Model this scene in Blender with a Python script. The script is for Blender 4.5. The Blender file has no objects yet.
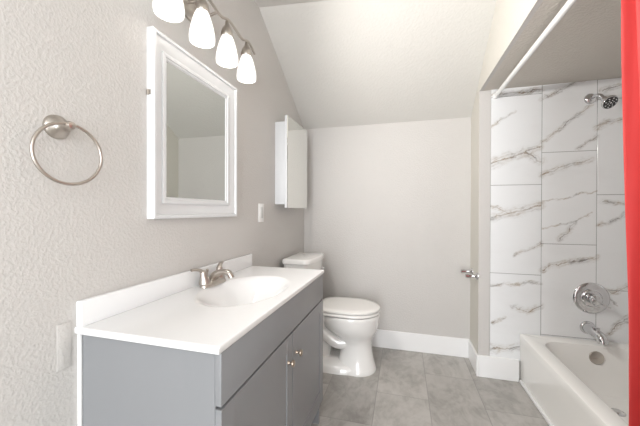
import bpy, bmesh, math, random
from mathutils import Vector, Matrix, noise

random.seed(4)
scn = bpy.context.scene
COL = scn.collection
PI = math.pi

# ------------------------------------------------------------------ camera
cd = bpy.data.cameras.new('camera')
cam = bpy.data.objects.new('camera', cd)
COL.objects.link(cam)
cd.sensor_fit = 'HORIZONTAL'
cd.sensor_width = 36.0
cd.lens = 299.626 / 640 * 36.0
cd.clip_start = 0.02
cam.matrix_world = Matrix((
    (0.96386744, -0.00374658, 0.26635601, 0.874217),
    (0.26637051, 0.00412682, -0.96386188, 0.0),
    (0.00251198, 0.99998447, 0.00497569, 1.162005),
    (0, 0, 0, 1)))
scn.camera = cam

# ------------------------------------------------------------------ world, big lights, exposure
w = bpy.data.worlds.new('world')
scn.world = w
w.use_nodes = True
w.node_tree.nodes['Background'].inputs[0].default_value = (0.93, 0.96, 1.0, 1)
w.node_tree.nodes['Background'].inputs[1].default_value = 1.0


XFILL = 1.394


def area(name, loc, rot, sx, sy, power, color):
    l = bpy.data.lights.new(name, 'AREA')
    l.shape = 'RECTANGLE'
    l.size, l.size_y = sx, sy
    l.energy = power
    l.color = color
    o = bpy.data.objects.new(name, l)
    o.location = loc
    o.rotation_euler = rot
    COL.objects.link(o)
    return o


# daylight coming in through the doorway behind the photographer
area('doorway_daylight', (0.85, -2.62, 1.2), (PI / 2, 0, 0), 1.1, 2.1, 62, (0.94, 0.97, 1.0))
# fill for the left wall, from a window added unseen behind the photographer
area('added_window_fill', (XFILL - 0.03, -0.95, 1.45), (0, PI / 2, 0), 1.3, 1.2, 12, (0.94, 0.97, 1.0))
SHADE_GLOW = 0.52
LAMP_POWER = 14.5

scn.view_settings.view_transform = 'Standard'
scn.view_settings.look = 'None'
scn.view_settings.gamma = 1.0
scn.view_settings.use_curve_mapping = False
scn.view_settings.exposure = 0.53


# ------------------------------------------------------------------ materials
def mat(name, color, rough=0.5, metal=0.0, bump=None, coat=0.0, spec=0.5, mix=None):
    """bump = (scale, strength, distance, detail); mix = (scale, second colour)"""
    m = bpy.data.materials.new(name)
    m.use_nodes = True
    nt = m.node_tree
    b = nt.nodes['Principled BSDF']
    b.inputs['Base Color'].default_value = (*color, 1)
    b.inputs['Roughness'].default_value = rough
    b.inputs['Metallic'].default_value = metal
    b.inputs['Coat Weight'].default_value = coat
    b.inputs['Specular IOR Level'].default_value = spec
    tc = nt.nodes.new('ShaderNodeTexCoord')
    if mix:
        n = nt.nodes.new('ShaderNodeTexNoise')
        n.inputs['Scale'].default_value = mix[0]
        n.inputs['Detail'].default_value = 5
        nt.links.new(tc.outputs['Object'], n.inputs['Vector'])
        mx = nt.nodes.new('ShaderNodeMix')
        mx.data_type = 'RGBA'
        mx.inputs['A'].default_value = (*color, 1)
        mx.inputs['B'].default_value = (*mix[1], 1)
        nt.links.new(n.outputs['Fac'], mx.inputs['Factor'])
        nt.links.new(mx.outputs['Result'], b.inputs['Base Color'])
    if bump:
        n = nt.nodes.new('ShaderNodeTexNoise')
        n.inputs['Scale'].default_value = bump[0]
        n.inputs['Detail'].default_value = bump[3]
        nt.links.new(tc.outputs['Object'], n.inputs['Vector'])
        r = nt.nodes.new('ShaderNodeValToRGB')
        r.color_ramp.elements[0].position = 0.42
        r.color_ramp.elements[1].position = 0.62
        nt.links.new(n.outputs['Fac'], r.inputs['Fac'])
        bp = nt.nodes.new('ShaderNodeBump')
        bp.inputs['Strength'].default_value = bump[1]
        bp.inputs['Distance'].default_value = bump[2]
        nt.links.new(r.outputs['Color'], bp.inputs['Height'])
        nt.links.new(bp.outputs['Normal'], b.inputs['Normal'])
    return m


M = {}
WALL = (0.58, 0.560, 0.540)
M['wall'] = mat('painted_drywall', WALL, 0.55, bump=(110, 0.27, 0.0025, 3), spec=0.35)
M['ceil'] = mat('ceiling_paint', (0.645, 0.63, 0.60), 0.7, bump=(60, 0.25, 0.003, 3), spec=0.25)
M['cream'] = mat('cream_face', (0.67, 0.645, 0.59), 0.6, bump=(100, 0.25, 0.0026, 3), spec=0.3)
M['trim'] = mat('white_trim_paint', (0.86, 0.86, 0.86), 0.35)
M['white'] = mat('white_lacquer', (0.70, 0.707, 0.72), 0.3)
M['counter'] = mat('cultured_marble', (0.81, 0.81, 0.815), 0.18, coat=0.3)
M['porcelain'] = mat('porcelain', (0.84, 0.83, 0.81), 0.1, coat=0.5)
M['seat'] = mat('toilet_seat_plastic', (0.84, 0.825, 0.80), 0.2)
M['tub'] = mat('tub_enamel', (0.88, 0.87, 0.845), 0.2, coat=0.25)
M['grey'] = mat('grey_cabinet_paint', (0.235, 0.24, 0.25), 0.38)
M['gap'] = mat('cabinet_inside', (0.05, 0.05, 0.052), 0.7)
M['nickel'] = mat('brushed_nickel', (0.50, 0.46, 0.42), 0.28, 1.0)
M['bronze'] = mat('knob_nickel', (0.45, 0.37, 0.30), 0.3, 1.0)
M['chrome'] = mat('chrome', (0.66, 0.66, 0.67), 0.06, 1.0)
M['dark'] = mat('dark_rubber', (0.03, 0.03, 0.03), 0.5)
M['mirror'] = mat('mirror_glass', (0.56, 0.575, 0.56), 0.015, 1.0)
M['mirror2'] = mat('cabinet_mirror_glass', (0.88, 0.89, 0.86), 0.015, 1.0)
M['rod'] = mat('white_rod_enamel', (0.88, 0.88, 0.87), 0.25)
M['plastic'] = mat('white_outlet_plastic', (0.85, 0.85, 0.84), 0.35)
M['slot'] = mat('outlet_face', (0.62, 0.62, 0.61), 0.4)
M['grout'] = mat('grout', (0.22, 0.215, 0.21), 0.9)


def glow(name, color, strength):
    m = bpy.data.materials.new(name)
    m.use_nodes = True
    b = m.node_tree.nodes['Principled BSDF']
    b.inputs['Base Color'].default_value = (0.85, 0.85, 0.83, 1)
    b.inputs['Roughness'].default_value = 0.25
    b.inputs['Emission Color'].default_value = (*color, 1)
    b.inputs['Emission Strength'].default_value = strength
    return m


M['shade'] = glow('frosted_glass', (1.0, 0.97, 0.93), SHADE_GLOW)
M['bulb'] = glow('bulb', (1.0, 0.94, 0.86), 4.0)


class N:
    """small node helper"""
    def __init__(s, nt):
        s.nt = nt

    def put(s, v, sock):
        if isinstance(v, bpy.types.NodeSocket):
            s.nt.links.new(v, sock)
        else:
            sock.default_value = v

    def math(s, op, a, b=0.0, c=None, clamp=False):
        n = s.nt.nodes.new('ShaderNodeMath')
        n.operation = op
        n.use_clamp = clamp
        s.put(a, n.inputs[0])
        s.put(b, n.inputs[1])
        if c is not None:
            s.put(c, n.inputs[2])
        return n.outputs[0]

    def vec(s, op, a, b=(0, 0, 0), scale=None):
        n = s.nt.nodes.new('ShaderNodeVectorMath')
        n.operation = op
        s.put(a, n.inputs[0])
        s.put(b, n.inputs[1])
        if scale is not None:
            s.put(scale, n.inputs['Scale'])
        return n.outputs['Value'] if op in ('DOT_PRODUCT', 'LENGTH', 'DISTANCE') else n.outputs['Vector']

    def noise(s, vec, scale, detail=4, rough=0.55, color=False):
        n = s.nt.nodes.new('ShaderNodeTexNoise')
        n.inputs['Scale'].default_value = scale
        n.inputs['Detail'].default_value = detail
        n.inputs['Roughness'].default_value = rough
        s.put(vec, n.inputs['Vector'])
        return n.outputs['Color'] if color else n.outputs['Fac']

    def mix(s, f, a, b):
        n = s.nt.nodes.new('ShaderNodeMix')
        n.data_type = 'RGBA'
        s.put(f, n.inputs['Factor'])
        s.put(a, n.inputs['A'])
        s.put(b, n.inputs['B'])
        return n.outputs['Result']

    def smooth(s, v, lo, hi, o0=0.0, o1=1.0):
        n = s.nt.nodes.new('ShaderNodeMapRange')
        n.interpolation_type = 'SMOOTHSTEP'
        s.put(v, n.inputs['Value'])
        n.inputs['From Min'].default_value = lo
        n.inputs['From Max'].default_value = hi
        n.inputs['To Min'].default_value = o0
        n.inputs['To Max'].default_value = o1
        return n.outputs['Result']


# veins of the marble tiles at the shower wall: (x, z) points, half width
VEINS = [
    ([(1.47, 1.756), (1.541, 1.806), (1.614, 1.855)], .007),
    ([(1.468, 1.498), (1.567, 1.535), (1.669, 1.565), (1.77, 1.513)], .020),
    ([(1.646, 1.559), (1.711, 1.583), (1.769, 1.613)], .013),
    ([(1.47, 1.127), (1.587, 1.155), (1.677, 1.176), (1.771, 1.21)], .018),
    ([(1.469, 1.204), (1.526, 1.176), (1.587, 1.148)], .009),
    ([(1.619, 0.859), (1.649, 0.888), (1.773, 0.947)], .008),
    ([(1.472, 0.643), (1.62, 0.667), (1.774, 0.691)], .007),
    ([(1.609, 0.507), (1.687, 0.487), (1.775, 0.529)], .011),
    ([(1.483, 0.384), (1.554, 0.433)], .007),
    ([(1.474, 0.205), (1.561, 0.211), (1.646, 0.236)], .016),
    ([(1.47, 1.985), (1.62, 1.978), (1.77, 1.99)], .012),
    ([(1.773, 1.92), (1.876, 1.97), (2.03, 2.04)], .010),
    ([(1.775, 1.627), (1.911, 1.744), (2.042, 1.857)], .009),
    ([(1.978, 1.582), (2.027, 1.625), (2.08, 1.66)], .008),
    ([(1.776, 1.411), (1.879, 1.455), (2.049, 1.5)], .013),
    ([(1.777, 1.243), (1.936, 1.268), (2.077, 1.299)], .004),
    ([(1.881, 0.983), (1.92, 1.037), (1.964, 1.097)], .010),
    ([(1.784, 1.041), (1.937, 1.097), (2.062, 1.15)], .004),
    ([(1.78, 0.775), (1.893, 0.828), (2.085, 0.86)], .012),
    ([(2.105, 1.94), (2.204, 1.975)], .013),
    ([(2.08, 1.712), (2.148, 1.735), (2.30, 1.78)], .012),
    ([(2.109, 1.234), (2.224, 1.221)], .012),
    ([(2.094, 1.073), (2.225, 1.145), (2.306, 1.183)], .009),
    ([(2.102, 0.66), (2.166, 0.652), (2.308, 0.725)], .010),
    ([(2.102, 0.66), (2.192, 0.565)], .005),
    ([(2.146, 0.381), (2.249, 0.487), (2.31, 0.537)], .011),
]


def marble_mat(name, veins):
    m = bpy.data.materials.new(name)
    m.use_nodes = True
    nt = m.node_tree
    n = N(nt)
    b = nt.nodes['Principled BSDF']
    tc = nt.nodes.new('ShaderNodeTexCoord').outputs['Object']
    if veins:
        flat = n.vec('MULTIPLY', tc, (1, 0, 1))
        dc = n.noise(flat, 9, 4, 0.6, True)
        d1 = n.vec('MULTIPLY', n.vec('SUBTRACT', dc, (.5, .5, .5)), (.075, 0, .075))
        df = n.noise(flat, 42, 3, 0.6, True)
        d2 = n.vec('MULTIPLY', n.vec('SUBTRACT', df, (.5, .5, .5)), (.02, 0, .02))
        p = n.vec('ADD', n.vec('ADD', flat, d1), d2)
        acc = 0.0
        thin = 0.0
        for pts, hw in veins:
            for a, c in zip(pts, pts[1:]):
                A = Vector((a[0], 0, a[1]))
                D = Vector((c[0], 0, c[1])) - A
                pa = n.vec('SUBTRACT', p, tuple(A))
                h = n.math('MULTIPLY', n.vec('DOT_PRODUCT', pa, tuple(D)), 1 / D.dot(D), clamp=True)
                q = n.vec('SCALE', tuple(D), scale=h)
                dist = n.math('DIVIDE', n.vec('DISTANCE', pa, q), hw * 2.6)
                acc = n.math('MAXIMUM', acc, n.math('SUBTRACT', 1.0, dist))
        soft = n.smooth(acc, 0.0, 0.85)
        core = n.math('MAXIMUM', n.smooth(acc, 0.86, 0.97), n.math('MULTIPLY', n.smooth(n.math('ABSOLUTE', n.math('SUBTRACT', acc, 0.6)), 0.02, 0.10, 1.0, 0.0), 0.22))
        # fibres running along the veins' general direction
        rot = nt.nodes.new('ShaderNodeVectorRotate')
        rot.rotation_type = 'Y_AXIS'
        rot.inputs['Angle'].default_value = math.radians(24)
        nt.links.new(n.vec('ADD', flat, n.vec('SCALE', d1, scale=0.6)), rot.inputs['Vector'])
        fib = n.noise(n.vec('MULTIPLY', rot.outputs[0], (6, 1, 46)), 1.0, 2, 0.5)
        ridge = n.smooth(n.math('ABSOLUTE', n.math('SUBTRACT', fib, 0.5)), 0.0, 0.06, 1.0, 0.0)
        var = n.smooth(n.noise(flat, 15, 4, 0.7), 0.36, 0.62)
        var2 = n.smooth(n.noise(flat, 8, 3, 0.6), 0.38, 0.6)
        wisp = n.math('MULTIPLY', soft, n.math('MULTIPLY_ADD', n.math('MULTIPLY', ridge, n.math('MULTIPLY_ADD', var, 0.6, 0.4)), 0.55, n.math('MULTIPLY_ADD', var, 0.22, 0.08)))
        cor = n.math('MULTIPLY', core, n.math('MULTIPLY_ADD', var, 0.55, 0.32))
        cloud = n.smooth(n.noise(n.vec('MULTIPLY', flat, (1, 1, 2)), 3.0, 4, 0.6), 0.45, 0.75, 0, 0.35)
        base = n.mix(cloud, (0.82, 0.83, 0.84, 1), (0.73, 0.735, 0.74, 1))
        veincol = n.mix(var2, (0.20, 0.19, 0.185, 1), (0.31, 0.24, 0.17, 1))
        c1 = n.mix(wisp, base, n.mix(var2, (0.36, 0.35, 0.34, 1), (0.46, 0.40, 0.33, 1)))
        c2 = n.mix(cor, c1, veincol)
    else:
        rot = nt.nodes.new('ShaderNodeMapping')
        rot.inputs['Rotation'].default_value = (0.4, 0.5, 0.3)
        nt.links.new(tc, rot.inputs['Vector'])
        v = n.noise(rot.outputs[0], 2.2, 6, 0.6)
        ln = n.math('ABSOLUTE', n.math('SUBTRACT', v, 0.5))
        f = n.smooth(ln, 0.0, 0.025, 0.6, 0.0)
        c2 = n.mix(f, (0.79, 0.79, 0.79, 1), (0.42, 0.36, 0.30, 1))
    nt.links.new(c2, b.inputs['Base Color'])
    b.inputs['Roughness'].default_value = 0.16
    return m


M['tile'] = marble_mat('marble_tile', VEINS)
M['tile_plain'] = marble_mat('marble_tile_sides', None)


def floor_mat():
    m = bpy.data.materials.new('concrete_look_tile')
    m.use_nodes = True
    nt = m.node_tree
    n = N(nt)
    b = nt.nodes['Principled BSDF']
    tc = nt.nodes.new('ShaderNodeTexCoord').outputs['Object']
    mp = nt.nodes.new('ShaderNodeMapping')
    nt.links.new(tc, mp.inputs['Vector'])
    # x' = y, y' = x : tiles run along the room's depth
    mp.inputs['Rotation'].default_value = (0, 0, -PI / 2)
    mp.inputs['Scale'].default_value = (1, 1, 1)
    sep = nt.nodes.new('ShaderNodeSeparateXYZ')
    nt.links.new(tc, sep.inputs[0])
    X0, W, L = 0.716, 0.316, 0.632
    u = n.math('DIVIDE', n.math('SUBTRACT', sep.outputs['X'], X0), W)
    iu = n.math('FLOOR', u)
    fu = n.math('FRACT', u)
    odd = n.math('FRACT', n.math('MULTIPLY', iu, 0.5))          # 0 or .5
    v = n.math('SUBTRACT', n.math('DIVIDE', n.math('SUBTRACT', sep.outputs['Y'], 1.955), L), odd)
    iv = n.math('FLOOR', v)
    fv = n.math('FRACT', v)
    eu = n.math('MULTIPLY', n.math('MINIMUM', fu, n.math('SUBTRACT', 1.0, fu)), W)
    ev = n.math('MULTIPLY', n.math('MINIMUM', fv, n.math('SUBTRACT', 1.0, fv)), L)
    e = n.math('MINIMUM', eu, ev)
    grout = n.smooth(e, 0.0012, 0.0028, 1.0, 0.0)
    cid = nt.nodes.new('ShaderNodeCombineXYZ')
    nt.links.new(iu, cid.inputs[0])
    nt.links.new(iv, cid.inputs[1])
    wn = nt.nodes.new('ShaderNodeTexWhiteNoise')
    nt.links.new(cid.outputs[0], wn.inputs['Vector'])
    off = n.vec('ADD', tc, n.vec('SCALE', wn.outputs['Color'], scale=7.0))
    st = n.vec('MULTIPLY', off, (1.4, 0.8, 1))
    wv = n.vec('ADD', st, n.vec('SCALE', n.noise(st, 3, 3, .5, True), scale=0.35))
    a = n.smooth(n.noise(wv, 4.5, 8, 0.62), 0.33, 0.67)
    c = n.smooth(n.noise(wv, 18, 6, 0.65), 0.3, 0.7)
    col = n.mix(a, (0.33, 0.315, 0.295, 1), (0.50, 0.48, 0.455, 1))
    col = n.mix(n.math('MULTIPLY', c, 0.35), col, (0.54, 0.52, 0.495, 1))
    tone = n.math('MULTIPLY_ADD', wn.outputs['Value'], 0.16, 0.92)
    col = n.vec('SCALE', col, scale=tone)
    col = n.mix(n.math('MULTIPLY', grout, 0.75), col, (0.26, 0.25, 0.24, 1))
    nt.links.new(col, b.inputs['Base Color'])
    r = n.math('MULTIPLY_ADD', a, 0.15, 0.36)
    nt.links.new(r, b.inputs['Roughness'])
    bp = nt.nodes.new('ShaderNodeBump')
    bp.inputs['Strength'].default_value = 0.4
    bp.inputs['Distance'].default_value = 0.002
    nt.links.new(n.math('SUBTRACT', 1.0, grout), bp.inputs['Height'])
    nt.links.new(bp.outputs['Normal'], b.inputs['Normal'])
    return m


M['floor'] = floor_mat()


def curtain_mat():
    m = bpy.data.materials.new('red_curtain_fabric')
    m.use_nodes = True
    nt = m.node_tree
    b = nt.nodes['Principled BSDF']
    b.inputs['Base Color'].default_value = (0.90, 0.10, 0.10, 1)
    b.inputs['Roughness'].default_value = 0.6
    b.inputs['Sheen Weight'].default_value = 0.25
    b.inputs['Sheen Tint'].default_value = (1, .55, .5, 1)
    tr = nt.nodes.new('ShaderNodeBsdfTranslucent')
    tr.inputs['Color'].default_value = (0.85, 0.05, 0.06, 1)
    mx = nt.nodes.new('ShaderNodeMixShader')
    mx.inputs['Fac'].default_value = 0.3
    out = nt.nodes['Material Output']
    nt.links.new(b.outputs[0], mx.inputs[1])
    nt.links.new(tr.outputs[0], mx.inputs[2])
    nt.links.new(mx.outputs[0], out.inputs['Surface'])
    tc = nt.nodes.new('ShaderNodeTexCoord')
    n = nt.nodes.new('ShaderNodeTexNoise')
    n.inputs['Scale'].default_value = 14
    mp = nt.nodes.new('ShaderNodeMapping')
    mp.inputs['Scale'].default_value = (1, 1, 0.5)
    nt.links.new(tc.outputs['Object'], mp.inputs[0])
    nt.links.new(mp.outputs[0], n.inputs['Vector'])
    bp = nt.nodes.new('ShaderNodeBump')
    bp.inputs['Strength'].default_value = 0.25
    bp.inputs['Distance'].default_value = 0.01
    nt.links.new(n.outputs['Fac'], bp.inputs['Height'])
    nt.links.new(bp.outputs['Normal'], b.inputs['Normal'])
    return m


M['curtain'] = curtain_mat()


# ------------------------------------------------------------------ mesh helpers (world coordinates)
def add_box(bm, x0, x1, y0, y1, z0, z1, bevel=0.0, seg=2):
    r = bmesh.ops.create_cube(bm, size=1.0)
    vs = r['verts']
    for v in vs:
        v.co = Vector(((x0 + x1) / 2 + v.co.x * (x1 - x0), (y0 + y1) / 2 + v.co.y * (y1 - y0),
                       (z0 + z1) / 2 + v.co.z * (z1 - z0)))
    if bevel:
        es = list({e for v in vs for e in v.link_edges})
        bmesh.ops.bevel(bm, geom=es, offset=bevel, segments=seg, affect='EDGES', profile=0.5)
    return bm


def add_loft(bm, loops, cap0=True, cap1=True, close=True):
    rows = [[bm.verts.new(p) for p in l] for l in loops]
    n = len(rows[0])
    for a, b in zip(rows, rows[1:]):
        for i in range(n if close else n - 1):
            j = (i + 1) % n
            bm.faces.new((a[i], a[j], b[j], b[i]))
    if cap0:
        bm.faces.new(list(reversed(rows[0])))
    if cap1:
        bm.faces.new(rows[-1])
    return rows


def spline(pts, k=8):
    """Catmull-Rom through points (any dimension as tuples)"""
    P = [Vector(p) for p in pts]
    P = [P[0] * 2 - P[1]] + P + [P[-1] * 2 - P[-2]]
    out = []
    for i in range(1, len(P) - 2):
        a, b, c, d = P[i - 1:i + 3]
        for s in range(k):
            t = s / k
            out.append(0.5 * ((2 * b) + (c - a) * t + (2 * a - 5 * b + 4 * c - d) * t * t + (3 * b - a - 3 * c + d) * t ** 3))
    out.append(P[-2])
    return out


def add_tube(bm, pts, rad, n=14, flat=1.0, cap=True, updir=None, closed=False):
    """rad: number or list; flat: scale along the second normal"""
    pts = [Vector(p) for p in pts]
    R = rad if isinstance(rad, (list, tuple)) else [rad] * len(pts)
    loops = []
    u = None
    for i, p in enumerate(pts):
        if closed:
            t = pts[(i + 1) % len(pts)] - pts[i - 1]
        else:
            t = pts[min(i + 1, len(pts) - 1)] - pts[max(i - 1, 0)]
        t.normalize()
        if u is None:
            ref = Vector(updir) if updir else (Vector((0, 0, 1)) if abs(t.z) < 0.9 else Vector((1, 0, 0)))
            u = (ref - t * ref.dot(t)).normalized()
        else:
            u = (u - t * u.dot(t)).normalized()
        v = t.cross(u)
        loops.append([p + u * (math.cos(a) * R[i] * flat) + v * (math.sin(a) * R[i])
                      for a in [2 * PI * k / n for k in range(n)]])
    if closed:
        rows = add_loft(bm, loops, False, False)
        a, b = rows[-1], rows[0]
        for i in range(n):
            j = (i + 1) % n
            bm.faces.new((a[i], a[j], b[j], b[i]))
    else:
        add_loft(bm, loops, cap, cap)
    return bm


def add_lathe(bm, prof, origin, axis=(0, 0, 1), n=32, cap0=True, cap1=True):
    """prof: (radius, height along axis)"""
    ax = Vector(axis).normalized()
    ref = Vector((0, 0, 1)) if abs(ax.z) < 0.9 else Vector((1, 0, 0))
    u = (ref - ax * ref.dot(ax)).normalized()
    v = ax.cross(u)
    o = Vector(origin)
    loops = [[o + ax * h + (u * math.cos(2 * PI * k / n) + v * math.sin(2 * PI * k / n)) * max(r, 1e-4)
              for k in range(n)] for r, h in prof]
    add_loft(bm, loops, cap0, cap1)
    return bm


def new():
    return bmesh.new()


def ROOTLOC(o):
    v = Vector((0, 0, 0))
    while o:
        v += o.location
        o = o.parent
    return v


def obj(name, bm, m, parent=None, smooth=35, label=None):
    bmesh.ops.recalc_face_normals(bm, faces=bm.faces)
    if parent:
        bmesh.ops.translate(bm, verts=bm.verts, vec=-ROOTLOC(parent))
    me = bpy.data.meshes.new(name)
    bm.to_mesh(me)
    bm.free()
    for x in (m if isinstance(m, (list, tuple)) else [m]):
        me.materials.append(x)
    if smooth:
        me.polygons.foreach_set('use_smooth', [True] * len(me.polygons))
        me.set_sharp_from_angle(angle=math.radians(smooth))
    o = bpy.data.objects.new(name, me)
    COL.objects.link(o)
    if parent:
        o.parent = parent
    if label:
        o['label'] = label
    return o


def thing(name, label, cat, loc=(0, 0, 0), group=None):
    o = bpy.data.objects.new(name, None)
    o.empty_display_size = 0.05
    COL.objects.link(o)
    o.location = loc
    o['label'] = label
    o['category'] = cat
    if group:
        o['group'] = group
    return o


def tag(o, label, cat):
    o['label'] = label
    o['category'] = cat
    return o


def struct(name, bm, m, smooth=0, parent=None):
    o = obj(name, bm, m, parent, smooth)
    o['kind'] = 'structure'
    return o


def quad(bm, *pts):
    return bm.faces.new([bm.verts.new(p) for p in pts])


# ------------------------------------------------------------------ room shell
D1, D2 = 2.616, 2.342          # back wall, shower end wall
XJ, XT, XTUB, XR = 1.394, 1.4674, 1.647, 2.409
ZB = 2.016                     # alcove ceiling / bulkhead underside
ZC = 2.44
ZL = 1.9145                    # knee height where the slope meets the back wall
YN = -2.5                      # wall behind the photographer
YA = 0.818                     # near end of the alcove
TH = 0.08

bm = new()
add_box(bm, -0.1, 2.5, YN - 0.1, D1 + 0.1, -0.05, 0)
struct('floor', bm, M['floor'])

bm = new()
add_box(bm, -0.1, 0, YN - 0.1, D1 + 0.1, 0, 2.6)
struct('wall_left', bm, M['wall'])

bm = new()
add_box(bm, 0, XJ, D1, D1 + 0.1, 0, 2.2)
struct('wall_back', bm, M['wall'])

# wall on the right: the short return beside the tub, the bulkhead over it, and the wing wall near the camera
bm = new()
add_box(bm, XJ, XR + 0.1, D2 + 0.006, D1 + 0.1, 0, 2.6)
add_box(bm, XJ, XT - 0.05, YA, D2 + 0.006, ZB, 2.6)
add_box(bm, XJ, XR + 0.1, -0.3, YA, 0, 2.6)
add_box(bm, XJ, XJ + 0.12, YN, -1.6, 0, 2.6)
add_box(bm, XJ, XJ + 0.12, -1.6, -0.3, 0, 0.8)  # sill below the opening of the added window
add_box(bm, XJ, XJ + 0.12, -1.6, -0.3, 2.1, 2.6)
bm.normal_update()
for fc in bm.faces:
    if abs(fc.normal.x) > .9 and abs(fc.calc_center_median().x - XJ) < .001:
        fc.material_index = 1  # room-side faces take a paler, creamier colour than the other walls
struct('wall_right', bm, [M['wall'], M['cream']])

bm = new()
add_box(bm, XR, XR + 0.1, YA, D2 + 0.006, 0, 2.2)
struct('wall_alcove_side', bm, M['tile_plain'])

# ceiling: flat part, slope down to the back wall, and the lowered part over the tub
bm = new()
YL, YRr = 1.715, 1.88         # fold between flat and sloped part at left / right
quad(bm, (-0.05, YN - .1, ZC), (XJ + 0.02, YN - .1, ZC), (XJ + 0.02, YRr, ZC), (-0.05, YL, ZC))
K = 10
rows = []
for i in range(K + 1):
    t = i / K
    a = Vector((-0.0, YL, ZC)).lerp(Vector((-0.0, D1, ZL)), t)
    b = Vector((XJ, YRr, ZC)).lerp(Vector((XJ, D1, ZL)), t)
    rows.append([bm.verts.new(a.lerp(b, j / K)) for j in range(K + 1)])
for a, b in zip(rows, rows[1:]):
    for j in range(K):
        bm.faces.new((a[j], a[j + 1], b[j + 1], b[j]))
struct('ceiling', bm, M['ceil'], smooth=20)
bm = new()
add_box(bm, XT - 0.05, XR, YA, D2 + 0.006, ZB, ZB + 0.06)
struct('ceiling_alcove', bm, mat('alcove_ceiling_bounce_tint', (0.62, 0.58, 0.53), 0.7, bump=(90, 0.45, 0.003, 3), spec=0.3))  # brown cast of the indirect light is put into this ceiling colour

# wall behind the photographer, with the open doorway the daylight comes through
bm = new()
add_box(bm, 0, 0.22, YN - 0.1, YN, 0, 2.5)
add_box(bm, 1.32, XJ, YN - 0.1, YN, 0, 2.5)
add_box(bm, 0.22, 1.32, YN - 0.1, YN, 2.25, 2.5)
struct('wall_front', bm, M['wall'])
bm = new()
add_box(bm, 0.16, 0.22, YN, YN + 0.015, 0, 2.31, 0.003)
add_box(bm, 1.32, 1.38, YN, YN + 0.015, 0, 2.31, 0.003)
add_box(bm, 0.22, 1.32, YN, YN + 0.015, 2.25, 2.31, 0.003)
struct('trim_1', bm, M['trim'])

# marble tile on the shower end wall: each tile its own bevelled slab over a grout bed
bm = new()
add_box(bm, XT, XR, D2 + 0.0025, D2 + 0.02, 0.14, ZB)
bed = len(bm.faces)
TW, THH, G = 0.3073, 0.6123, 0.003
for c, z0 in enumerate((0.1235, 0.337, 0.05, 0.2)):
    xa, xb = XT + c * TW + G / 2, min(XT + (c + 1) * TW - G / 2, XR)
    if c == 0:
        xa = XT
    z = z0 - THH if z0 > 0.145 else z0
    while z < ZB:
        za, zb = max(z + G / 2, 0.14), min(z + THH - G / 2, ZB)
        if zb - za > 0.01 and xb - xa > 0.01:
            add_box(bm, xa, xb, D2, D2 + 0.01, za, zb, 0.0008, 1)
        z += THH
for i, f in enumerate(bm.faces):
    f.material_index = 0
bm.faces.ensure_lookup_table()
for f in bm.faces:
    ys = [v.co.y for v in f.verts]
    if max(ys) > D2 + 0.015 or min(ys) >= D2 + 0.0024:
        f.material_index = 1
struct('wall_alcove_back', bm, [M['tile'], M['grout']])
bm = new()
add_box(bm, XT, XR, YA - 0.01, YA + 0.004, 0.1, ZB)
struct('wall_alcove_front', bm, M['tile_plain'])


bm = new()
for q in ((-1.66, -1.6, 0.74, 2.16), (-0.3, -0.24, 0.74, 2.16), (-1.6, -0.3, 0.74, 0.8), (-1.6, -0.3, 2.1, 2.16)):
    add_box(bm, XJ - 0.012, XJ + 0.06 if q[0] == -1.6 and q[1] != -0.3 else XJ, *q, 0.002)
struct('added_window_1', bm, M['trim'])  # casing of the added, unseen window around the fill light

# baseboards
def board(name, segs):
    bm = new()
    for s in segs:
        add_box(bm, *s, 0, 0.151, 0.004, 2)
    return struct(name, bm, M['trim'])


BT = 0.014
board('baseboard_back', [(0.0, XJ, D1 - BT, D1)])
board('baseboard_right', [(XJ - BT, XJ, D2 - BT, D1 - BT)])
board('baseboard_alcove', [(XJ, XTUB - 0.002, D2 - BT, D2 + 0.006)])
board('baseboard_left', [(0, BT, 1.60, D1 - BT), (0, BT, YN, 0.61)])
board('baseboard_front', [(BT, 0.16, YN, YN + BT)])

# ------------------------------------------------------------------ vanity cabinet
VY0, VY1, VX = 0.632, 1.588, 0.436      # carcass
FX = 0.454                              # front of doors
CH = 0.840
v = thing('vanity_cabinet', 'grey shaker vanity cabinet with two doors under the white sink top', 'vanity', (0.22, 1.1, 0))
bm = new()
add_box(bm, 0.0, VX, VY0, VY0 + 0.018, 0, CH - 0.019, 0.0015, 1)      # side panels
add_box(bm, 0.0, VX, VY1 - 0.018, VY1, 0, CH - 0.019, 0.0015, 1)
add_box(bm, 0.0, 0.38, VY0 + 0.018, VY1 - 0.018, 0.09, 0.11)
add_box(bm, 0.0, 0.01, VY0 + 0.018, VY1 - 0.018, 0.11, CH - 0.03)
obj('carcass', bm, M['grey'], v)
bm = new()
add_box(bm, 0.385, 0.40, VY0 + 0.018, VY1 - 0.018, 0.0, 0.105)
obj('toe_kick', bm, M['gap'], v)
bm = new()
add_box(bm, 0, .010, VY0 - .009, VY0, 0, CH - .02, .002, 1)
obj('caulk_bead', bm, M['trim'], v, label='white caulk bead against the wall')
bm = new()
add_box(bm, VX - 0.03, VX, VY0 + 0.018, VY1 - 0.018, 0.10, CH - 0.02)
obj('face_frame', bm, M['gap'], v)
bm = new()
add_box(bm, VX, FX, VY0 - 0.001, VY1 + 0.001, 0.688, CH - 0.020, 0.0018, 2)
obj('false_drawer_front', bm, M['grey'], v)
YS = 1.118


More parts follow.
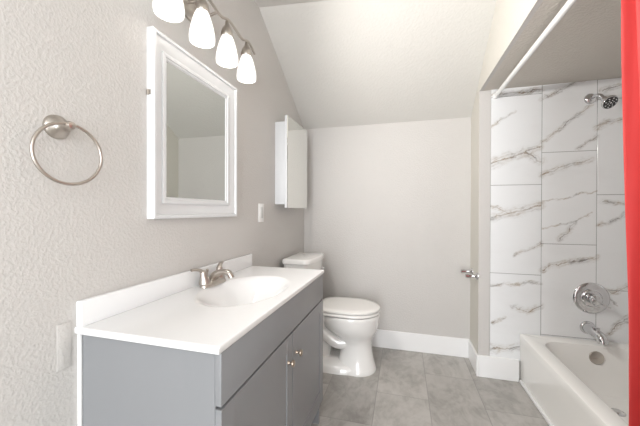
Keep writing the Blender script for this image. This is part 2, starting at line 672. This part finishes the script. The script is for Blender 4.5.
def shaker(y0, y1, z0, z1, ky):
    """door with a recessed middle panel"""
    bm = new()
    st, rt, rb = 0.055, 0.058, 0.075
    add_box(bm, VX + .001, FX, y0, y0 + st, z0, z1, 0.0007, 1)
    add_box(bm, VX + .001, FX, y1 - st, y1, z0, z1, 0.0007, 1)
    add_box(bm, VX + .001, FX - .0004, y0 + st, y1 - st, z1 - rt, z1, 0.0012, 1)
    add_box(bm, VX + .001, FX - .0004, y0 + st, y1 - st, z0, z0 + rb, 0.0012, 1)
    d = obj('door', bm, M['grey'], v)
    bm = new()
    add_box(bm, VX + .002, FX - 0.004, y0 + st - .004, y1 - st + .004, z0 + rb - .004, z1 - rt + .004)
    obj('door_panel', bm, M['grey'], d)
    bm = new()
    add_lathe(bm, [(.0075, 0), (.006, .003), (.0045, .008), (.005, .013), (.011, .017), (.0135, .020), (.013, .024), (.009, .027), (.002, .028)],
              (FX - .0002, ky, 0.584), (1, 0, 0), 24)
    obj('knob', bm, M['bronze'], d, 40, 'round brushed nickel knob')


shaker(VY0, YS - 0.003, 0.132, 0.680, YS - 0.050)
shaker(YS + 0.003, VY1, 0.132, 0.680, YS + 0.040)

# ------------------------------------------------------------------ sink top
t = thing('sink_counter', 'white sink top with moulded oval basin lying on the grey cabinet', 'sink', (0.23, 1.1, CH - 0.018))
bm = new()
NX, NY = 90, 160
X0, X1, Y0, Y1 = 0.0, 0.4545, 0.6195, 1.598
BCX, BCY, BRX, BRY = 0.245, 1.125, 0.150, 0.225


def topz(x, y):
    r = math.sqrt(((x - BCX) / BRX) ** 2 + ((y - BCY) / BRY) ** 2)
    z = CH
    if r < 1.12:
        s = max(0.0, min(1.0, (1.12 - r) / 1.0))
        z -= 0.125 * (s * s * (3 - 2 * s)) ** 0.8
    return z


grid = []
for i in range(NX + 1):
    x = X0 + (X1 - X0) * i / NX
    row = []
    for j in range(NY + 1):
        y = Y0 + (Y1 - Y0) * j / NY
        row.append(bm.verts.new((x, y, topz(x, y))))
    grid.append(row)
for i in range(NX):
    for j in range(NY):
        bm.faces.new((grid[i][j], grid[i + 1][j], grid[i + 1][j + 1], grid[i][j + 1]))
border = [grid[i][0] for i in range(NX + 1)] + [grid[NX][j] for j in range(1, NY + 1)] + \
    [grid[i][NY] for i in range(NX - 1, -1, -1)] + [grid[0][j] for j in range(NY - 1, 0, -1)]
def ring_of(vs, dz, grow):
    out = []
    for q in vs:
        c = q.co
        dx = grow if c.x > X1 - 1e-5 else 0
        dy = grow if c.y > Y1 - 1e-5 else (-grow if c.y < Y0 + 1e-5 else 0)
        out.append(bm.verts.new((c.x + dx, c.y + dy, CH + dz)))
    return out
prev = border
for dz, gr in ((-0.0012, 0.0018), (-0.004, 0.0025), (-0.016, 0.0025), (-0.018, 0.001)):
    cur = ring_of(border, dz, gr)
    for k in range(len(border)):
        l = (k + 1) % len(border)
        bm.faces.new((prev[k], prev[l], cur[l], cur[k]))
    prev = cur
obj('countertop', bm, M['counter'], t, 50)
bm = new()
add_box(bm, 0.0, 0.02, Y0, Y1, CH - 0.001, 0.912, 0.004, 3)
obj('backsplash', bm, M['counter'], t, 40)
bm = new()
add_lathe(bm, [(.022, 0), (.022, .003), (.018, .004), (.016, .001), (.001, .001)], (BCX, BCY, CH - 0.1245), (0, 0, 1), 24)
obj('drain', bm, M['nickel'], t, 40, 'nickel sink drain')

# ------------------------------------------------------------------ sink faucet
FY = 1.152
f = thing('faucet', 'brushed nickel two handle faucet standing on the white sink top', 'faucet', (0.065, FY, CH))


def fobj(name, sm):
    bmesh.ops.translate(bm, verts=bm.verts, vec=(.010, 0, 0))
    return obj(name, bm, M['nickel'], f, sm)


def oblong(cx, cy, z, hx, hy, n=40):
    out = []
    for k in range(n):
        a = 2 * PI * k / n
        ca, sa = math.cos(a), math.sin(a)
        e = 2.6
        out.append(Vector((cx + hx * math.copysign(abs(ca) ** (2 / e), ca), cy + hy * math.copysign(abs(sa) ** (2 / e), sa), z)))
    return out


bm = new()
add_loft(bm, [oblong(.057, FY, CH + h, a, b) for h, a, b in
              ((0, .029, .080), (.006, .029, .080), (.013, .026, .077), (.019, .019, .070), (.021, .012, .06))])
fobj('base', 40)
bm = new()
sp = spline([(.048, FY, CH + .010), (.056, FY, CH + .032), (.080, FY, CH + .050), (.108, FY, CH + .058), (.134, FY, CH + .054), (.147, FY, CH + .038)], 6)
n_ = len(sp)
add_tube(bm, sp, [.024 - .0105 * min(1, i / (n_ * .55)) for i in range(n_)], 18, flat=0.85)
add_lathe(bm, [(.0125, 0), (.0125, .010), (.009, .010), (.008, .004)], tuple(sp[-1] + Vector((-.002, 0, .004))), (0.3, 0, -1), 18)
fobj('spout', 50)
for s in (-1, 1):
    bm = new()
    add_lathe(bm, [(.025, 0), (.024, .008), (.0185, .022), (.0145, .038), (.0145, .048), (.011, .056), (.003, .059)],
              (.052, FY + s * .052, CH + .014), (-.08, s * 0.12, 1), 22)
    lv = spline([(.048, FY + s * .056, CH + .058), (.043, FY + s * .070, CH + .072), (.036, FY + s * .090, CH + .078), (.029, FY + s * .110, CH + .079)], 5)
    add_tube(bm, lv, [.0125 - .0045 * i / (len(lv) - 1) for i in range(len(lv))], 12, flat=0.65)
    fobj('handle', 50)
bm = new()
add_tube(bm, [(.026, FY, CH + .015), (.026, FY, CH + .055)], .0028, 10)
add_lathe(bm, [(.003, 0), (.0062, .004), (.0065, .010), (.003, .014)], (.026, FY, CH + .052), (0, 0, 1), 14)
fobj('lift_rod', 40)

# ------------------------------------------------------------------ framed mirror
MY0, MY1, MZ0, MZ1 = 0.860, 1.414, 1.134, 1.812
mi = thing('wall_mirror', 'large mirror in a stepped white frame hung above the sink', 'mirror', (0, 1.16, MZ0))
bm = new()
# profile: inset from the outer edge, height off the wall
prof = [(0, 0), (0, .026), (.003, .030), (.011, .030), (.013, .026), (.014, .022), (.020, .021), (.030, .018), (.040, .0125), (.046, .0105), (.048, .0105), (.049, .016), (.053, .018), (.060, .017), (.062, .013), (.067, .012), (.070, .008), (.071, .004)]
loops = []
for d, h in prof:
    d *= 1.17
    loops.append([Vector((h, MY0 + d, MZ0 + d)), Vector((h, MY1 - d, MZ0 + d)), Vector((h, MY1 - d, MZ1 - d)), Vector((h, MY0 + d, MZ1 - d))])
add_loft(bm, loops, False, False)
obj('frame', bm, M['white'], mi, 30)
bm = new()
d = .080
add_box(bm, .003, .008, MY0 + d, MY1 - d, MZ0 + d, MZ1 - d)
obj('glass', bm, M['mirror'], mi, 0)
bm = new()
add_tube(bm, [(.008, MY0 - .003, 1.572), (.008, MY0 - .003, 1.592)], .003, 10)
add_box(bm, .001, .018, MY0 - .003, MY0 + .001, 1.574, 1.590)
obj('hinge', bm, M['nickel'], mi, 40, 'small metal hinge')

# ------------------------------------------------------------------ vanity light
LZ = 1.836
LX = 0.10
LYS = (0.854, 1.030, 1.206, 1.382)
L = thing('vanity_light', 'nickel vanity light with four glowing bell shades above the mirror', 'lamp', (0, 1.09, 2.02))
bm = new()
def ellip(x, hy, hz, n=40):
    return [Vector((x, 1.09 + hy * math.cos(2 * PI * k / n), 2.025 + hz * math.sin(2 * PI * k / n))) for k in range(n)]
add_loft(bm, [ellip(0.0, .125, .058), ellip(.010, .125, .058), ellip(.018, .115, .050), ellip(.022, .09, .035)])
obj('canopy', bm, M['nickel'], L, 40)
pts = [(LX + .006, LYS[0] - .075, LZ + .172), (LX + .006, LYS[0] - .035, LZ + .190)]
for i, y in enumerate(LYS):
    pts.append((LX + .006, y, LZ + .197))
    if i < 3:
        pts.append((LX + .006, y + .055, LZ + .190))
        pts.append((LX + .006, y + .120, LZ + .178))
pts += [(LX + .006, LYS[3] + .035, LZ + .190), (LX + .006, LYS[3] + .075, LZ + .168)]
bm = new()
add_tube(bm, spline(pts, 6), .006, 12)
obj('bar', bm, M['nickel'], L, 60)
for y in (1.045, 1.135):
    bm = new()
    add_tube(bm, [(.015, y, 2.02), (.06, y, 2.015), (LX, y, LZ + .188)], .006, 10)
    obj('arm', bm, M['nickel'], L, 60)
for y in LYS:
    bm = new()
    add_lathe(bm, [(.008, .190), (.010, .176), (.013, .168), (.019, .160), (.023, .150), (.027, .136), (.029, .120), (.0275, .118), (.021, .130)],
              (LX, y, LZ), (0, 0, 1), 28)
    obj('socket_cup', bm, M['nickel'], L, 50)
    bm = new()
    outer = [(.016, .134), (.022, .125), (.030, .107), (.037, .085), (.0435, .060), (.048, .036), (.0495, .018), (.049, .006), (.0475, 0)]
    inner = [(r - .003, h) for r, h in reversed(outer)]
    add_lathe(bm, outer + inner, (LX, y, LZ), (0, 0, 1), 36, False, True)
    s = obj('shade', bm, M['shade'], L, 60, 'glowing frosted white glass bell shade')
    bm = new()
    bmesh.ops.create_uvsphere(bm, u_segments=20, v_segments=12, radius=.026, matrix=Matrix.Translation((LX, y, LZ + .06)))
    add_tube(bm, [(LX, y, LZ + .08), (LX, y, LZ + .125)], .013, 14)
    obj('bulb', bm, M['bulb'], s, 60, 'lit bulb')
    sl = bpy.data.lights.new('shade_light', 'SPOT')
    sl.energy = LAMP_POWER
    sl.color = (1.0, 0.975, 0.935)
    sl.spot_size = math.radians(172)
    sl.spot_blend = 0.85
    sl.shadow_soft_size = 0.05
    so_ = bpy.data.objects.new('shade_light', sl)
    so_.location = (LX + .06, y, LZ + .03)
    so_.rotation_euler = Vector((1, 0.25, -.25)).to_track_quat('-Z', 'Y').to_euler()
    COL.objects.link(so_)

# ------------------------------------------------------------------ medicine cabinet
c = thing('medicine_cabinet', 'white medicine cabinet with mirrored door on the wall over the toilet', 'cabinet', (0, 2.17, 1.2))
bm = new()
add_box(bm, 0, .080, 1.963, 2.375, 1.213, 1.795, 0.002, 2)
obj('body', bm, M['white'], c, 30)
bm = new()
add_box(bm, .081, .098, 1.943, 2.390, 1.187, 1.832, 0.002, 2)
dd = obj('door', bm, M['white'], c, 30)
bm = new()
add_box(bm, .0975, .1025, 1.944, 2.389, 1.188, 1.831, 0.0022, 1)
obj('mirror_pane', bm, M['mirror2'], dd, 0)

# ------------------------------------------------------------------ outlet and painted-over patch plate on the left wall
o_ = thing('wall_outlet', 'white outlet plate on the wall between the two mirrors', 'outlet', (0, 1.745, 1.093))
bm = new()
add_box(bm, 0, .006, 1.709, 1.781, 1.094, 1.212, 0.003, 2)
obj('cover_plate', bm, M['plastic'], o_, 30)
bm = new()
add_box(bm, .004, .0085, 1.728, 1.762, 1.118, 1.188, 0.0015, 2)
rc = obj('receptacle', bm, M['slot'], o_, 30)
bm = new()
add_box(bm, 0, .0025, 0.572, 0.608, .738, .862, 0.002, 2)
tag(obj('blank_plate', bm, M['wall'], None, 30), 'blank plate painted over in wall colour at left edge of vanity', 'wall plate')

# ------------------------------------------------------------------ towel ring
r = thing('towel_ring', 'brushed nickel towel ring on the textured wall left of the mirror', 'towel ring', (0, .572, 1.379))
bm = new()
add_lathe(bm, [(.031, 0), (.031, .005), (.028, .010), (.018, .015), (.012, .022), (.0095, .035), (.0105, .042), (.0115, .052), (.009, .058), (.001, .060)],
          (0, .572, 1.381), (1, 0, 0), 32)
obj('mount', bm, M['nickel'], r, 50)
bm = new()
RR = .077
pts = [(.048 + .008 * math.sin(2 * PI * k / 72), .572 + RR * math.sin(2 * PI * k / 72), 1.385 - RR + RR * math.cos(2 * PI * k / 72)) for k in range(72)]
add_tube(bm, pts, .0042, 12, closed=True)
obj('ring', bm, M['nickel'], r, 80)

# ------------------------------------------------------------------ toilet (faces +x, its tank against the left wall)
TY = 2.230
T = thing('toilet', 'white two piece toilet with closed lid between the vanity and back wall', 'toilet', (0.36, TY, 0))


def egg(z, xb, xf, hw, n=48, e=2.2, cxf=0.55):
    """egg shaped horizontal section; widest at cxf of its length"""
    xm = xb + (xf - xb) * cxf
    out = []
    for k in range(n):
        a = 2 * PI * k / n
        ca, sa = math.cos(a), math.sin(a)
        ee = e if ca < 0 else 2.0
        rx = (xf - xm) if ca > 0 else (xm - xb)
        out.append(Vector((xm + rx * math.copysign(abs(ca) ** (2 / ee), ca), TY + hw * math.copysign(abs(sa) ** (2 / ee), sa), z)))
    return out


bm = new()
# front pedestal and bowl
add_loft(bm, [egg(0.0, .40, .690, .136, e=3), egg(0.012, .40, .692, .138, e=3), egg(.03, .405, .686, .127, e=3), egg(.07, .415, .674, .108, e=3), egg(.13, .42, .662, .101),
              egg(.19, .42, .656, .101), egg(.225, .41, .660, .107), egg(.25, .38, .670, .122), egg(.275, .34, .685, .144), egg(.305, .30, .699, .163),
              egg(.345, .265, .708, .175), egg(.385, .25, .713, .181), egg(.406, .245, .714, .182), egg(.414, .25, .710, .178)])
# low foot running back to the wall
add_loft(bm, [egg(0.0, .07, .67, .145, e=3.5), egg(.035, .07, .67, .143, e=3.5), egg(.052, .08, .65, .122, e=3.5), egg(.07, .10, .62, .085, e=3)])
# rear column and the shelf that carries the tank
add_loft(bm, [egg(.03, .10, .34, .075, e=3), egg(.20, .09, .36, .080, e=3), egg(.30, .07, .40, .11, e=3), egg(.37, .05, .42, .155, e=3.5), egg(.405, .045, .42, .165, e=3.5), egg(.412, .05, .41, .16, e=3.5)])
# trapway bulging on both sides
for s in (-1, 1):
    tp = spline([(.50, TY + s * .040, .205), (.42, TY + s * .055, .195), (.35, TY + s * .058, .225), (.28, TY + s * .06, .285), (.20, TY + s * .06, .29), (.15, TY + s * .06, .22), (.14, TY + s * .06, .12), (.14, TY + s * .06, .03)], 6)
    add_tube(bm, tp, .048, 18)
    # floor bolt cap seat
    add_lathe(bm, [(.02, 0), (.018, .012), (.010, .018), (.001, .019)], (.30, TY + s * .108, .028), (0, 0, 1), 18)
obj('bowl', bm, M['porcelain'], T, 60)


def rrect(z, x0, x1, hy, bow, rad, n=10):
    """tank outline: straight at the wall, bowed at the front"""
    out = []
    pts = [(x0 + rad, -hy + rad, PI, 1.5 * PI), (x1 - rad, -hy + rad, 1.5 * PI, 2 * PI), (x1 - rad, hy - rad, 0, .5 * PI), (x0 + rad, hy - rad, .5 * PI, PI)]
    for i, (cx, cy, a0, a1) in enumerate(pts):
        for k in range(n + 1):
            a = a0 + (a1 - a0) * k / n
            out.append([cx + rad * math.cos(a), cy + rad * math.sin(a)])
        if i == 1:
            for k in range(1, 12):
                out.append([x1, -hy + rad + (2 * hy - 2 * rad) * k / 12])
    return [Vector((x + bow * (1 - (y / hy) ** 2) * (1 if x > (x0 + x1) / 2 else 0), TY + y, z)) for x, y in out]


bm = new()
add_loft(bm, [rrect(.413, .05, .20, .190, .02, .03), rrect(.44, .042, .215, .200, .022, .035), rrect(.60, .036, .220, .208, .024, .035), rrect(.780, .034, .224, .214, .026, .035)])
obj('tank', bm, M['porcelain'], T, 50)
bm = new()
add_loft(bm, [rrect(.780, .032, .226, .216, .026, .035), rrect(.784, .026, .232, .224, .028, .038), rrect(.806, .026, .232, .224, .028, .038), rrect(.814, .030, .228, .220, .028, .038), rrect(.818, .042, .216, .206, .026, .034)])
obj('tank_lid', bm, M['porcelain'], T, 50)
bm = new()
add_lathe(bm, [(.013, 0), (.013, .006), (.008, .01), (.007, .016)], (.235, TY + .155, .70), (1, 0, 0), 16)
add_tube(bm, [(.253, TY + .155, .70), (.256, TY + .12, .695), (.256, TY + .085, .688)], [.006, .006, .008], 10)
obj('flush_lever', bm, M['chrome'], T, 50, 'chrome flush lever')
bm = new()
add_loft(bm, [egg(.420, .272, .712, .178, e=4), egg(.423, .268, .716, .182, e=4), egg(.435, .268, .716, .182, e=4), egg(.439, .272, .712, .178, e=4)])
obj('seat', bm, M['seat'], T, 50)
bm = new()
add_loft(bm, [egg(.445, .266, .713, .180, e=4), egg(.448, .262, .717, .184, e=4), egg(.458, .262, .717, .184, e=4), egg(.465, .270, .708, .175, e=4), egg(.468, .30, .67, .14, e=4)])
obj('seat_cover', bm, M['seat'], T, 50)
for s in (-1, 1):
    bm = new()
    add_box(bm, .240, .275, TY + s * .075 - .016, TY + s * .075 + .016, .413, .458, .005, 2)
    obj('hinge', bm, M['seat'], T, 50)

# ------------------------------------------------------------------ bathtub
B = thing('bathtub', 'white bathtub with straight apron along the marble tiled alcove', 'bathtub', (2.03, 1.58, 0))
TX0, TX1, TY0, TY1, TZ = XTUB, XR - 0.003, YA + .006, D2 - 0.001, 0.331


def rr(x0, x1, y0, y1, z, rad, n=12):
    out = []
    for cx, cy, a0 in ((x1 - rad, y1 - rad, 0), (x0 + rad, y1 - rad, .5 * PI), (x0 + rad, y0 + rad, PI), (x1 - rad, y0 + rad, 1.5 * PI)):
        for k in range(n + 1):
            a = a0 + .5 * PI * k / n
            out.append(Vector((cx + rad * math.cos(a), cy + rad * math.sin(a), z)))
    return out


bm = new()
ix0, ix1, iy0, iy1 = TX0 + .088, TX1 - .055, TY0 + .09, TY1 - .078
loops = [rr(TX0 + .010, TX1, TY0, TY1, 0.0, .004), rr(TX0 + .010, TX1, TY0, TY1, .05, .004), rr(TX0 + .002, TX1, TY0, TY1, TZ - .05, .004),
         rr(TX0, TX1, TY0, TY1, TZ - .018, .004),
         rr(TX0 + .003, TX1, TY0, TY1, TZ - .006, .004), rr(TX0 + .014, TX1 - .004, TY0 + .004, TY1 - .004, TZ, .006),
         rr(ix0 - .012, ix1 + .012, iy0 - .012, iy1 + .012, TZ, .10), rr(ix0, ix1, iy0, iy1, TZ - .006, .11), rr(ix0 + .008, ix1 - .008, iy0 + .012, iy1 - .006, TZ - .03, .11),
         rr(ix0 + .03, ix1 - .03, iy0 + .10, iy1 - .022, .17, .12), rr(ix0 + .05, ix1 - .05, iy0 + .17, iy1 - .045, .09, .12),
         rr(ix0 + .075, ix1 - .075, iy0 + .21, iy1 - .075, .055, .11), rr(ix0 + .13, ix1 - .13, iy0 + .28, iy1 - .14, .047, .09)]
add_loft(bm, loops, True, True)
obj('basin', bm, M['tub'], B, 40)
bm = new()
add_box(bm, TX0 - .004, TX0 + .013, TY0, TY1 - .016, 0, .022, .005, 3)
obj('base_strip', bm, M['trim'], B, 40)
bm = new()
OV = (2.040, iy1 - .009, .255)
add_lathe(bm, [(.040, -.010), (.040, .003), (.037, .008), (.030, .010), (.012, .012), (.008, .015), (.001, .016)], OV, (0, -1, .13), 32)
obj('overflow_plate', bm, M['nickel'], B, 40, 'round brushed nickel overflow plate')
bm = new()
add_lathe(bm, [(.035, 0), (.035, .004), (.025, .006), (.020, .012), (.001, .014)], (2.03, iy1 - .22, .047), (0, 0, 1), 24)
obj('drain', bm, M['chrome'], B, 40, 'chrome tub drain')

# ------------------------------------------------------------------ shower fittings
s = thing('shower_valve', 'large round chrome shower valve with lever on the marble tiles', 'valve', (2.054, D2, .605))
VC = Vector((2.054, D2, .605))
bm = new()
add_lathe(bm, [(.100, 0), (.100, .004), (.094, .011), (.080, .014), (.062, .010), (.056, .012), (.050, .020), (.034, .022), (.001, .022)], VC, (0, -1, 0), 48)
obj('escutcheon', bm, M['chrome'], s, 40)
bm = new()
add_lathe(bm, [(.030, .018), (.030, .038), (.034, .042), (.034, .058), (.026, .066), (.001, .068)], VC, (0, -1, 0), 32)
k = VC + Vector((0, -.055, 0))
add_tube(bm, spline([k + Vector((-.028, 0, .020)), k, k + Vector((.040, -.006, -.026)), k + Vector((.070, -.010, -.040))], 5), [.015 - .007 * i / 15 for i in range(16)], 14, flat=.6)
obj('lever', bm, M['chrome'], s, 50)

s = thing('tub_spout', 'chrome tub spout on the tiled wall just above the tub rim', 'spout', (2.035, D2, .40))
bm = new()
sp = spline([(2.035, D2, .412), (2.037, D2 - .045, .411), (2.041, D2 - .095, .404), (2.046, D2 - .128, .388), (2.047, D2 - .138, .362)], 6)
add_tube(bm, sp, [.033 - .008 * i / (len(sp) - 1) for i in range(len(sp))], 20)
obj('body', bm, M['chrome'], s, 60)
bm = new()
add_lathe(bm, [(.042, 0), (.042, .004), (.038, .010), (.035, .012)], (2.035, D2, .412), (0, -1, 0), 28)
obj('collar', bm, M['chrome'], s, 40)
bm = new()
add_lathe(bm, [(.0055, 0), (.0055, .010), (.009, .014), (.009, .019), (.003, .021)], (2.041, D2 - .100, .425), (0, 0, 1), 14)
obj('diverter_knob', bm, M['chrome'], s, 40)

s = thing('shower_sprayer', 'chrome shower sprayer on a short bent arm near the alcove ceiling', 'shower head', (2.031, D2, 1.903))
bm = new()
add_lathe(bm, [(.034, 0), (.034, .004), (.028, .012), (.014, .017)], (2.042, D2, 1.897), (0, -1, 0), 28)
obj('flange', bm, M['chrome'], s, 40)
bm = new()
HC = Vector((2.074, 2.212, 1.828))
HD = Vector((.16, -.66, -.60)).normalized()
arm = spline([(2.042, D2, 1.897), (2.048, D2 - .045, 1.900), (2.055, D2 - .08, 1.888), HC - HD * .045], 6)
add_tube(bm, arm, .0105, 14)
obj('arm', bm, M['chrome'], s, 60)
bm = new()
add_lathe(bm, [(.011, -.052), (.016, -.048), (.017, -.034), (.013, -.028), (.020, -.020), (.034, -.010), (.041, -.002), (.042, .006), (.040, .010)], HC, HD, 36, True, True)
hd = obj('head', bm, M['chrome'], s, 40)
bm = new()
add_lathe(bm, [(.037, .0095), (.037, .0115), (.001, .0115)], HC, HD, 36)
fp = obj('spray_face', bm, M['dark'], hd, 40, 'dark spray face')
bm = new()
ref = Vector((0, 0, 1))
u_ = (ref - HD * ref.dot(HD)).normalized()
w_ = HD.cross(u_)
for rad, cnt, sz in ((.0, 1, .006), (.015, 6, .0042), (.028, 8, .0048)):
    for i in range(cnt):
        a = 2 * PI * i / cnt
        add_lathe(bm, [(sz, .011), (sz * .8, .0145), (.0005, .015)], HC + (u_ * math.cos(a) + w_ * math.sin(a)) * rad, HD, 10)
obj('nozzles', bm, M['chrome'], hd, 50)

# ------------------------------------------------------------------ curtain rod and curtain
RX, RZ = 1.493, 1.968
s = thing('curtain_rod', 'white tension rod spanning the tub alcove under its ceiling', 'curtain rod', (RX, 1.58, RZ))
bm = new()
add_tube(bm, [(RX, YA + .004, RZ), (RX, 1.15, RZ)], .0115, 18)
add_tube(bm, [(RX, 1.14, RZ), (RX, D2 - .022, RZ)], .0135, 18)
obj('pole', bm, M['rod'], s, 50)
for y, dr in ((D2, -1), (YA + .004, 1)):
    bm = new()
    add_lathe(bm, [(.019, 0), (.019, .016), (.016, .024), (.0135, .026)], (RX, y, RZ), (0, dr, 0), 20)
    obj('end_cap', bm, M['rod'], s, 40)

bm = new()
NZ, NS = 60, 90
rows = []
for i in range(NZ + 1):
    q = i / NZ
    z = 1.948 - q * 1.82
    edge = 1.092 + .123 * q
    x0 = RX + .006 + .105 * q
    row = []
    for j in range(NS + 1):
        p = j / NS
        y = edge - p * (.235 + .02 * math.sin(q * 3))
        ph = 2 * PI * (4.6 * p + .12 * math.sin(4 * q + 5 * p)) + .5
        amp = .020 + .010 * q
        x = x0 + amp * math.sin(ph) + .004 * math.sin(2.3 * ph + 6 * q)
        y += .010 * math.cos(ph) * q - .01 * q * 0
        row.append(bm.verts.new((x, y, z)))
    rows.append(row)
for a, b in zip(rows, rows[1:]):
    for j in range(NS):
        bm.faces.new((a[j], a[j + 1], b[j + 1], b[j]))
cu = obj('shower_curtain', bm, M['curtain'], None, 80)
so = cu.modifiers.new('thickness', 'SOLIDIFY')
so.thickness = .0016
tag(cu, 'red shower curtain gathered at the near end of the rod', 'curtain')

# ------------------------------------------------------------------ toilet paper holder
s = thing('paper_holder', 'chrome two post paper holder with no roll on the wall beside the tub', 'paper holder', (XJ, 2.46, .70))
for y in (2.372, 2.545):
    bm = new()
    add_lathe(bm, [(.026, 0), (.026, .004), (.022, .010), (.016, .014), (.012, .022), (.012, .052), (.0155, .056), (.0155, .078), (.012, .082), (.001, .083)],
              (XJ, y, .700), (-1, 0, 0), 28)
    obj('post', bm, M['chrome'], s, 40)
